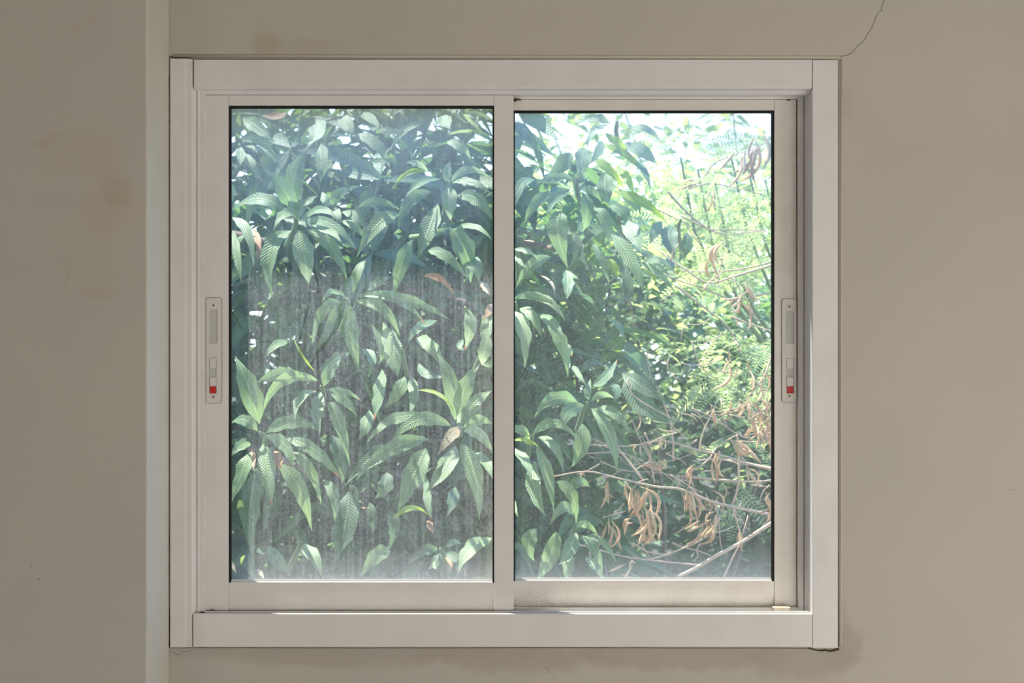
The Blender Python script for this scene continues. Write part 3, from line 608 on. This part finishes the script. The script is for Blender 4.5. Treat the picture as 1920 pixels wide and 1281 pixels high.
# ---- right pane, lower left
shoot('D', 400, 335, 0.60, [
 (350,325,220,310,120,405,76,'s'), (385,345,300,380,275,470,80,'g'), (430,240,500,190,562,98,60,'t'), (425,320,480,285,545,305,38,'g'), (425,360,520,500,560,705,80,'g'), (440,360,550,390,632,495,60,'g'),
 (375,440,370,560,318,672,88,'g'), (410,310,405,260,420,200,42,'t'), (325,130,350,170,400,240,36,'s')])
shoot('D', 110, 505, 0.52, [
 (110,495,230,440,352,525,58,'g'), (140,510,230,570,275,708,52,'g'), (130,560,190,720,222,915,72,'g'), (0,570,70,640,105,755,60,'p'), (120,640,120,790,180,935,80,'g'), (230,750,320,820,342,975,62,'g'), (90,500,40,470,-10,480,50,'g'),
 (90,490,80,530,110,560,30,'y'), (0,530,80,530,150,570,22,'y'), (260,10,300,40,320,80,40,'p'), (0,830,10,880,35,940,30,'g')])
shoot('D', 345, 1000, 0.48, [
 (330,925,270,890,198,988,62,'g'), (345,990,400,980,462,1042,40,'g'), (130,1000,90,1080,120,1175,80,'g'), (240,1020,200,1150,130,1290,92,'g'), (335,1020,310,1110,250,1195,80,'g'), (355,1040,440,1110,482,1260,62,'g'),
 (400,1035,490,1080,562,1192,40,'g'), (275,1110,300,1200,280,1300,66,'g'), (310,805,360,750,422,785,60,'d'), (400,1150,440,1200,500,1290,56,'g'), (10,1100,60,1120,120,1281,40,'d')])
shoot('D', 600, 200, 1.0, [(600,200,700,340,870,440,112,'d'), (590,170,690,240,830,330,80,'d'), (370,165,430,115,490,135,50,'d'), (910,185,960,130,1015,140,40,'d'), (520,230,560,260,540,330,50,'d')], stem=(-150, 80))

# ---- the tree's trunk and limbs, standing left of the window
def limb(pts, r0, r1, m=M_bark, parent=mango, nm='limb', n=8, sub=4):
    p = smooth_path(pts, sub); bm = bmesh.new()
    tube(bm, p, [r0 + (r1 - r0) * i / (len(p) - 1) for i in range(len(p))], n); return obj(nm, bm, m, parent, True)
limb([(-1.75, 2.1, FZ - .3), (-1.7, 2.05, -.6), (-1.55, 2.0, 0.3), (-1.5, 2.0, 1.6)], 0.13, 0.06, nm='trunk')
for e in ((-0.5, .95, -.35), (-.1, 1.1, .1), (-.6, .9, .25), (-.2, 1.0, -.4), (.15, 1.2, .25), (.1, 1.1, -.35), (-.9, 1.2, 1.5), (-1.4, 2.8, 1.9)):
    e = Vector(e); limb([(-1.62, 2.03, e.z * .5 - .3), (-1.2, 1.85, e.z * .8), (e.x - .25, e.y + .35, e.z + .05), e], 0.016, 0.006)

# ---- second layer: whorls seen between the near ones (shared leaf meshes)
PROT = []
for i in range(6):
    ln = 0.17 + 0.02 * (i % 3)
    me = leaf_mesh(Vector((0, 0, 0)), Vector((ln * .52, 0, ln * .02 - .01 * i)), Vector((ln * .88, 0, -ln * (.25 + .07 * i))), 0.036 + 0.003 * (i % 2), Vector((0, 0, 1)), 0, 0.2, 0.06, 8, i)
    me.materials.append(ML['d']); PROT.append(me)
def whorl(c, n, parent, axis=None, scale=1.0):
    global NLEAF
    ax = axis or Vector((random.uniform(-.4, .4), -random.uniform(.4, 1.1), random.uniform(.2, .9)))
    q = ax.to_track_quat('Z', 'X')
    for k in range(n):
        o = bpy.data.objects.new('leaf', random.choice(PROT)); link(o); o.parent = parent
        o.rotation_mode = 'QUATERNION'
        from mathutils import Euler
        o.rotation_quaternion = q @ Euler((random.uniform(-.25, .25), random.uniform(-.35, .45), 2.4 * k + random.uniform(-.3, .3))).to_quaternion()
        o.location = c; s = scale * random.uniform(.8, 1.25); o.scale = (s, s, s); NLEAF += 1
tops = [(40, 60), (330, 250), (250, 760), (800, 420), (760, 820), (1350, 300), (1050, 180), (1120, 1000), (480, 1200), (950, 700), (180, 1150)]
lows = [(300, 820), (700, 300), (560, 560), (820, 1120), (1150, 760), (1330, 1000), (60, 1000), (480, 1120), (1060, 280)]
rts = [('C', 100, 150), ('C', 250, 700), ('C', 130, 1000), ('C', 420, 1000), ('C', 600, 780), ('D', 180, 200), ('D', 420, 850), ('D', 60, 900), ('C', 300, 60)]
for cr_, x, y in [('A', *a) for a in tops] + [('B', *a) for a in lows] + rts:
    if NLEAF > 290: break
    ox, oy = CR[cr_]; c = P(ox + x * KC, oy + y * KC, random.uniform(1.0, 1.4))
    bm = bmesh.new(); tube(bm, [c, c + Vector((-.06, .12, -.08)), c + Vector((-.2, .4, -.1))], [.004, .006, .008], 5)
    whorl(c, 4, obj('shoot', bm, M_stem, mango, True), None, 1.2)

# ---- masses of foliage too many to count
def foliage(name, boxes, n, ln, wd, m, parent, droop=0.9, smooth_=True, seed=0, spread=1.0, clump=0.0):
    r = np.random.default_rng(seed); V = []; Fc = []; UV = []
    vol = np.array([abs((b[1] - b[0]) * (b[3] - b[2]) * (b[5] - b[4])) for b in boxes]); pr = vol / vol.sum()
    which = r.choice(len(boxes), size=n, p=pr); B = np.array([b[:6] for b in boxes])[which]
    base = B[:, 0::2] + (B[:, 1::2] - B[:, 0::2]) * r.random((n, 3))
    if clump:
        nc = max(4, n // 9); cc = base[r.integers(0, n, nc)]; base = cc[r.integers(0, nc, n)] + r.normal(0, clump, (n, 3))
    az = r.random(n) * 6.283; el = -droop * r.random(n) + 0.35 * (1 - r.random(n))
    t = np.stack([np.cos(az) * np.cos(el), np.sin(az) * np.cos(el), np.sin(el)], 1)
    up = np.stack([r.normal(0, .45, n) * spread, r.normal(0, .45, n) * spread - .25, np.ones(n)], 1)
    s = np.cross(t, up); s /= np.linalg.norm(s, axis=1)[:, None]; nn = np.cross(s, t)
    L = ln * (.65 + .6 * r.random(n)); Wd = wd * (.7 + .6 * r.random(n))
    us = [0, .3, .62, 1.0]; wp = [.06, .95, .8, .02]; rows = []
    for u, k in zip(us, wp):
        c = base + t * (L * u)[:, None] - np.array([0, 0, 1]) * (L * .22 * u * u)[:, None]
        for v in (-1, 0, 1): rows.append(c + s * (Wd * .5 * k * v)[:, None] + nn * (Wd * .14 * k * abs(v))[:, None])
    V = np.stack(rows, 1).reshape(-1, 3)
    f = []
    for i in range(3):
        for j in range(2): a = i * 3 + j; f.append((a, a + 1, a + 4, a + 3))
    f = np.array(f); Fc = (f[None] + (np.arange(n) * 12)[:, None, None]).reshape(-1, 4)
    uv1 = np.array([(u, .5 + .5 * v) for u in us for v in (-1, 0, 1)]); 
    me = bpy.data.meshes.new(name); me.vertices.add(len(V)); me.vertices.foreach_set('co', V.astype(np.float32).ravel())
    me.loops.add(Fc.size); me.loops.foreach_set('vertex_index', Fc.astype(np.int32).ravel())
    me.polygons.add(len(Fc)); me.polygons.foreach_set('loop_start', np.arange(0, Fc.size, 4, dtype=np.int32)); me.polygons.foreach_set('loop_total', np.full(len(Fc), 4, np.int32))
    me.polygons.foreach_set('use_smooth', np.ones(len(Fc), bool))
    ul = me.uv_layers.new(name='UVMap'); ul.data.foreach_set('uv', uv1[(Fc.ravel() % 12)].astype(np.float32).ravel())
    me.materials.append(m); me.update(calc_edges=True)
    o = bpy.data.objects.new(name, me); link(o); o['kind'] = 'stuff'
    if parent is not None: o.parent = parent; o.matrix_parent_inverse = Matrix.Translation(-Vector(parent.location))
    return o
# inner crown in view, and an unseen leaf mass added above the view to shade it
foliage('inner_foliage', [(-1.5, 0.05, 1.25, 2.4, -1.4, 1.0), (-0.6, .35, 1.4, 2.2, -1.0, .55)], 7500, .17, .044, M_back, mango, seed=1)
cb = []
for Y0 in np.arange(.8, 2.6, .3):
    zt_ = min(-.62 + 2.2 * Y0 - .25, 2.6); cb.append((-3.6, -.42 - 1.5 * (Y0 - .5), Y0, Y0 + .3, max(zt_ - .7, .62 + Y0 * .2), zt_))
cb.append((-4.2, -2.6, 2.4, 4.2, 1.2, 2.8))
foliage('shade_foliage', cb, 7000, .18, .045, M_back, mango, seed=2)

# ---- broad-leaved bushes further back
def bush(name, label, x, y, boxes, n, ln, wd, m, seed, cat='shrub', stems=5, **kw):
    e = empty(name, (x, y, FZ - .25)); tag(e, label, cat)
    foliage('foliage', boxes, n, ln, wd, m, e, seed=seed, **kw)
    rr_ = random.Random(seed)
    for k in range(stems):
        b = boxes[k % len(boxes)]; t = Vector((rr_.uniform(b[0], b[1]), rr_.uniform(b[2], b[3]), b[4] + (b[5] - b[4]) * .8))
        limb([(x, y, FZ - .28), ((x + t.x) / 2 + rr_.uniform(-.1, .1), (y + t.y) / 2, (FZ + t.z) / 2), t], 
             .010, .004, M_bark, e, 'stem', 6, 3)
    return e
bush('understorey_shrub', 'dark green bush low behind the drooping mango leaves, centre of the view', 0.3, 2.8,
     [(-.8, .62, 2.4, 3.2, -1.6, .45), (.0, .6, 2.4, 3.2, .2, .5)], 6500, .085, .04, M_back, 31, droop=.6)
bush('understorey_shrub', 'dark bush in the shade under the dry brown twigs, low at the right', 1.1, 2.6,
     [(.64, 1.9, 2.3, 3.2, -1.6, -.05), (.64, 1.2, 2.4, 3.2, -.1, .22)], 6500, .08, .037, M_back, 32, droop=.6)
bush('leafy_shrub', 'bright sunlit yellow green bush thinning towards the sky, upper right', 1.0, 4.2,
     [(.1, 2.1, 3.6, 4.8, .0, .9)], 3600, .09, .038, M_bright, 33, droop=.7)
bush('leafy_shrub', 'small bush of glinting yellow green leaves between the mango leaves and the dry twigs', 0.5, 2.2,
     [(.18, .85, 1.9, 2.3, -.22, .38), (.3, 1.0, 1.9, 2.3, -.5, .0)], 520, .055, .026, M_bright, 36, droop=.6, stems=3)
bush('garden_tree', 'tall loose pale tree against the white sky, top right of the glass', 1.5, 6.0,
     [(-.3, 2.9, 5.3, 6.8, -.4, 2.6)], 3000, .13, .05, M_bright, 34, 'tree', droop=.7)
bush('hedge', 'far dark hedge glimpsed through gaps behind the mango tree', -1.0, 7.6,
     [(-4.5, 4.5, 7.2, 8.2, -1.8, 1.2)], 9000, .2, .09, M_back, 35, 'hedge', droop=.6)

# ---- feathery shrub at the right
fs = empty('feathery_shrub', (1.45, 1.9, FZ - .25)); tag(fs, 'feathery light green shrub with fine leaflets at the right edge of the glass', 'shrub')
def frond_mesh(seed):
    r = random.Random(seed); V = []; F_ = []; U = []
    n = 17; L = .17
    for i in range(n):
        u = (i + .5) / n; px = u * L; pz = -.03 * u * u
        ll = .022 * math.sin(math.pi * (.12 + .8 * u)) + .004
        for s in (-1, 1):
            a = len(V); d = Vector((.35, s, r.uniform(-.25, .1))).normalized(); o_ = Vector((px, 0, pz)); w_ = Vector((.0032, 0, 0))
            V += [o_, o_ + d * ll * .5 + w_, o_ + d * ll, o_ + d * ll * .5 - w_]; F_.append((a, a + 1, a + 2, a + 3)); U += [(0, .5), (.5, 1), (1, .5), (.5, 0)]
    for i in range(5):
        u0, u1 = i / 5, (i + 1) / 5; a = len(V)
        V += [Vector((u0 * L, -.0007, -.03 * u0 * u0)), Vector((u1 * L, -.0007, -.03 * u1 * u1)), Vector((u1 * L, .0007, -.03 * u1 * u1)), Vector((u0 * L, .0007, -.03 * u0 * u0))]
        F_.append((a, a + 1, a + 2, a + 3)); U += [(.5, .5)] * 4
    me = bpy.data.meshes.new('frond'); me.from_pydata([tuple(v) for v in V], [], F_)
    ul = me.uv_layers.new(name='UVMap')
    for lp in me.loops: ul.data[lp.index].uv = U[lp.vertex_index]
    me.materials.append(M_frond); return me
FM = [frond_mesh(i) for i in range(4)]
from mathutils import Euler
def fronds(crop, x0, x1, y0, y1, n, Ya, Yb):
    ox, oy = CR[crop]
    for _i in range(n):
        x, y, Y = random.uniform(x0, x1), random.uniform(y0, y1), random.uniform(Ya, Yb)
        o = bpy.data.objects.new('frond', random.choice(FM)); link(o); o.parent = fs; o.matrix_parent_inverse = Matrix.Translation(-Vector(fs.location))
        o.location = P(ox + x * KC, oy + y * KC, Y)
        o.rotation_euler = (random.uniform(-.8, .8) + .5, random.uniform(-.3, .8), random.uniform(0, 6.28))
        s = random.uniform(.8, 1.3); o.scale = (s, s, s)
fronds('C', 820, 1460, 380, 760, 85, 1.3, 2.1)
fronds('C', 1000, 1460, 760, 900, 22, 1.3, 2.0)
fronds('C', 700, 1460, 150, 400, 28, 1.6, 2.4)
fronds('D', 1020, 1460, -20, 330, 42, 1.1, 1.8)
fronds('D', 1200, 1460, 450, 900, 14, 1.1, 1.8)
for k in range(6):
    ox, oy = CR['C']; t = P(ox + (900 + 90 * k) * KC, oy + (300 + 60 * (k % 3)) * KC, 1.7)
    limb([(1.45, 1.9, FZ - .28), (1.4, 1.95, -.8), (t.x + .15, 1.85, t.z - .4), t], .012, .003, M_stem, fs, 'stem', 6, 3)

# ---- dry shrub: bare bent twigs and hanging brown pods
ds = empty('dry_shrub', (1.6, 1.1, FZ - .25)); tag(ds, 'dry leafless shrub of tangled tan twigs hung with brown pods, lower right', 'shrub')
def twig(crop, pts, r, Y=1.0, Y2=None, nm='twig', r1=None):
    ox, oy = CR[crop]; Y2 = Y if Y2 is None else Y2; n = len(pts)
    q = [P(ox + x * KC, oy + y * KC, Y + (Y2 - Y) * i / max(1, n - 1) + random.uniform(-.01, .01)) for i, (x, y) in enumerate(pts)]
    k = KC / 1000 * (1 + Y / D)
    r *= .78; return limb(q, r * k, (r1 * .8 if r1 else r * .5) * k, M_twig, ds, nm, 6, 4)
bl = 'branch'
twig('D', [(1480,950),(1400,930),(1180,885),(1050,850),(900,790),(760,775),(560,730),(400,695),(220,722)], 13, 1.0, .75, bl, 4)
twig('D', [(1480,910),(1400,960),(1230,1070),(1100,1140),(980,1210),(880,1260)], 15, .85, .8, bl, 12)
twig('D', [(1110,930),(1040,1040),(900,1110),(730,1165),(650,1150)], 8, .9, .85)
twig('D', [(1010,1197),(750,1170),(600,1150),(450,1110),(340,1080)], 7, .9, .8)
twig('D', [(700,742),(620,640),(540,540),(500,480)], 10, .95, 1.0)
twig('D', [(1480,690),(1400,680),(1250,650),(1120,610),(950,570),(800,530),(620,560),(380,550)], 9, 1.1, .95, bl, 5)
twig('D', [(1460,700),(1330,670),(1180,640),(1080,630),(960,640)], 12, 1.05, 1.1, bl, 6)
twig('D', [(960,0),(1000,120),(1080,200),(1180,260)], 6, 1.2)
twig('D', [(620,200),(640,280),(720,340),(830,400),(870,420)], 6, .9)
twig('D', [(1000,590),(1010,520),(1030,460),(1060,400),(1090,330)], 6, .9)
twig('D', [(1170,885),(1200,800),(1210,700),(1210,560),(1200,500)], 10, .95)
twig('D', [(1085,880),(1105,960),(1110,1060),(1125,1140)], 5, .9)
twig('D', [(1130,1260),(1180,1150),(1215,1080),(1260,930)], 7, .8)
twig('D', [(900,720),(1100,740),(1300,750),(1460,730)], 11, 1.0, 1.05, bl)
twig('D', [(860,640),(860,540),(840,420),(790,280),(770,240)], 8, 1.0)
twig('D', [(760,760),(740,640),(690,540),(640,420)], 6, 1.05)
twig('D', [(880,780),(920,720),(1040,640),(1100,560),(1200,500)], 7, 1.05)
twig('D', [(1180,890),(1210,1000),(1240,1070)], 8, .9); twig('D', [(1180,890),(1270,1020)], 5, .9)
twig('D', [(380,600),(600,600),(800,700),(900,780)], 6, 1.1); twig('D', [(430,520),(640,620),(780,760)], 5, 1.1); twig('D', [(620,660),(840,640),(960,600)], 5, 1.1)
twig('D', [(470,640),(600,690),(760,700),(900,720)], 5, 1.15); twig('D', [(700,520),(740,620),(800,720)], 4, 1.0); twig('D', [(880,380),(960,400),(990,430)], 6, .95)
twig('D', [(840,80),(830,130),(850,180),(910,215)], 6, 1.2); twig('D', [(720,50),(730,150),(760,230)], 4, 1.2); twig('D', [(960,360),(1060,400),(1160,470),(1250,520)], 6, 1.1)
twig('D', [(1390,60),(1350,180),(1290,260),(1250,330),(1280,430)], 7, .95); twig('D', [(680,1060),(720,1130),(760,1180)], 4, .85)
twig('D', [(1460,600),(1380,560),(1330,450)], 6, .95); twig('D', [(950,600),(1050,560),(1130,510)], 4, 1.0)
twig('C', [(1480,840),(1400,870),(1200,930),(1050,970),(930,900),(850,850),(780,790)], 9, 1.1, 1.2, bl, 5)
twig('C', [(1460,830),(1300,880),(1150,905),(1000,910),(900,905)], 7, 1.2)
twig('C', [(1460,1000),(1300,1040),(1180,1060),(1000,990),(900,960),(780,910),(700,880)], 8, 1.1, 1.2)
twig('C', [(830,480),(900,560),(1000,650),(1120,710),(1250,700),(1350,690)], 8, 1.3); twig('C', [(900,610),(1050,680),(1200,685),(1350,690)], 7, 1.35); twig('C', [(640,510),(800,590),(900,640),(1000,690)], 6, 1.35)
twig('C', [(870,980),(960,1050),(1050,1120),(1140,1190),(1200,1280)], 9, 1.1); twig('C', [(920,640),(960,710),(1000,760)], 5, 1.2)
twig('C', [(1060,1160),(1000,1190),(920,1200),(900,1281)], 5, 1.1); twig('C', [(850,850),(860,800),(890,760)], 7, 1.1); twig('C', [(1170,1150),(1300,1200),(1460,1250)], 8, 1.1)
twig('C', [(1020,1010),(1060,960),(1120,920)], 7, 1.05); twig('C', [(1130,1060),(1200,1050),(1260,1010)], 6, 1.05); twig('C', [(790,1070),(830,1040),(880,1035)], 4, 1.1)
twig('C', [(1030,400),(1080,330),(1180,290),(1300,250),(1420,180)], 6, 1.5); twig('C', [(930,470),(1050,440),(1180,460),(1420,520)], 6, 1.5); twig('C', [(1120,1000),(1100,960),(1140,740)], 5, 1.05)
twig('C', [(1180,940),(1260,1080),(1330,1190)], 5, 1.1)
random.seed(5)
for _i in range(46):
    x = random.uniform(420, 1400); y = random.uniform(520, 1200) if _i % 3 else random.uniform(-60, 520) * 1.0
    if y < 400 and x < 850: x += 450
    a = random.uniform(-2.9, .3); L = random.uniform(60, 170); p = [(x, y)]
    for _k in range(3): a += random.uniform(-.5, .5); p.append((p[-1][0] + L * .5 * math.cos(a), p[-1][1] - L * .5 * math.sin(a) * .6))
    twig('D', p, random.uniform(4.5, 7), random.uniform(.85, 1.1))
random.seed(77)
PODM = []
for i in range(5):
    ln = .042 + .009 * i; bm = bmesh.new(); cv = .15 * (i - 2)
    pts = [Vector((cv * ln * math.sin(u * 3.1), 0, -ln * u)) for u in [k / 9 for k in range(10)]]
    rd = [.0007, .0012, .0026, .0034, .0036, .0034, .0036, .0030, .0018, .0005]
    tube(bm, pts, rd, 6)
    for v in bm.verts: v.co.y *= .45
    me = bpy.data.meshes.new('dry_pod'); bm.to_mesh(me); bm.free()
    ul = me.uv_layers.new(name='UVMap')
    for lp in me.loops:
        c = me.vertices[lp.vertex_index].co; ul.data[lp.index].uv = (-c.z / ln, .5 + c.x * 40 % .5)
    for p in me.polygons: p.use_smooth = True
    me.materials.append(M_pod); PODM.append(me)
def pod(crop, x, y, Y, ang=0.0, s=1.0):
    ox, oy = CR[crop]; o = bpy.data.objects.new('dry_pod', random.choice(PODM)); link(o); o.parent = ds; o.matrix_parent_inverse = Matrix.Translation(-Vector(ds.location))
    o.location = P(ox + x * KC, oy + y * KC, Y + random.uniform(-.03, .03)); o.rotation_euler = (random.uniform(-.4, .2), ang, random.uniform(-1, 1)); o.scale = (s * 1.15, s, s)
def pods(crop, x, y, n, sx, sy, Y, s=1.0, a0=0.0, da=.45):
    for _i in range(n): pod(crop, x + random.uniform(-sx, sx), y + random.uniform(-sy, sy), Y, a0 + random.uniform(-da, da), s * random.uniform(.65, 1.05))
pods('D', 690, 790, 13, 60, 25, .85, 1.15); pods('D', 700, 880, 10, 55, 50, .85, 1.2); pods('D', 660, 950, 5, 60, 20, .85, 1.1, .3); pods('D', 740, 960, 4, 20, 30, .85, 1.1, -.2)
pods('D', 930, 800, 9, 40, 25, .9, 1.2, -.3); pods('D', 945, 870, 4, 30, 20, .9, 1.0, -.3)
pods('D', 1300, 340, 22, 60, 60, .95, 1.0); pods('D', 1330, 440, 12, 50, 40, .95, 1.0); pods('D', 1200, 330, 5, 50, 40, .95, .9, .8)
pods('D', 1090, 600, 6, 30, 40, .9, 1.2, .2); pods('D', 1070, 940, 8, 30, 40, .85, 1.1, .3); pods('D', 1010, 970, 4, 40, 20, .85, 1.1, 1.1, .2)
pods('D', 510, 740, 3, 10, 10, .9, 1.1); pods('D', 600, 760, 3, 30, 15, .9, .9); pods('D', 500, 960, 3, 20, 20, .85, 1.1, .2); pods('D', 540, 970, 3, 10, 20, .85, 1.2)
pods('D', 960, 660, 3, 15, 15, .9, 1.3, .3, .15); pods('D', 1200, 540, 5, 20, 15, .9, 1.3, -.9, .3); pods('D', 1250, 690, 3, 20, 20, .95, 1.0, -.5); pods('D', 1090, 800, 6, 60, 40, .95, .9)
pods('D', 800, 500, 3, 15, 15, .95, .9, .2); pods('D', 690, 560, 3, 15, 20, 1.0, 1.0); pods('D', 660, 350, 1, 5, 5, .95, 1.1); pods('D', 1070, 350, 2, 10, 20, .9, 1.2, .3); pods('D', 1215, 1010, 2, 6, 6, .85, 1.3)
pods('D', 1370, 820, 4, 20, 30, .9, 1.1, .2); pods('D', 640, 1190, 3, 60, 8, .85, 1.3, 1.3, .1); pods('D', 600, 1240, 3, 30, 10, .85, 1.0, -1.2, .2); pods('D', 400, 735, 2, 30, 6, .9, 1.3, 1.5, .1); pods('D', 800, 640, 4, 60, 20, 1.0, 1.0, 1.2, .3)
pods('D', 1160, 60, 3, 20, 40, 1.0, 1.2, .1); pods('D', 1330, 180, 5, 50, 40, .95, 1.0); pods('D', 1240, 130, 3, 40, 30, .95, .9)
pods('C', 1330, 220, 7, 50, 60, 1.4, 1.8, .3, .3); pods('C', 1250, 280, 6, 60, 40, 1.4, 1.6, .5, .5); pods('C', 1130, 760, 2, 6, 10, 1.05, 2.0, .15, .1); pods('C', 1060, 480, 3, 20, 30, 1.4, 1.3, .2)
pods('C', 1000, 430, 2, 40, 10, 1.4, 1.6, 1.2, .2); pods('C', 1200, 1030, 3, 30, 20, 1.05, 1.0, .8, .3); pods('C', 1250, 990, 2, 20, 30, 1.05, 1.2, -.4); pods('C', 1060, 840, 2, 10, 10, 1.1, 1.1); pods('C', 1240, 1060, 4, 30, 20, 1.05, 1.0)
print('LEAVES', NLEAF)
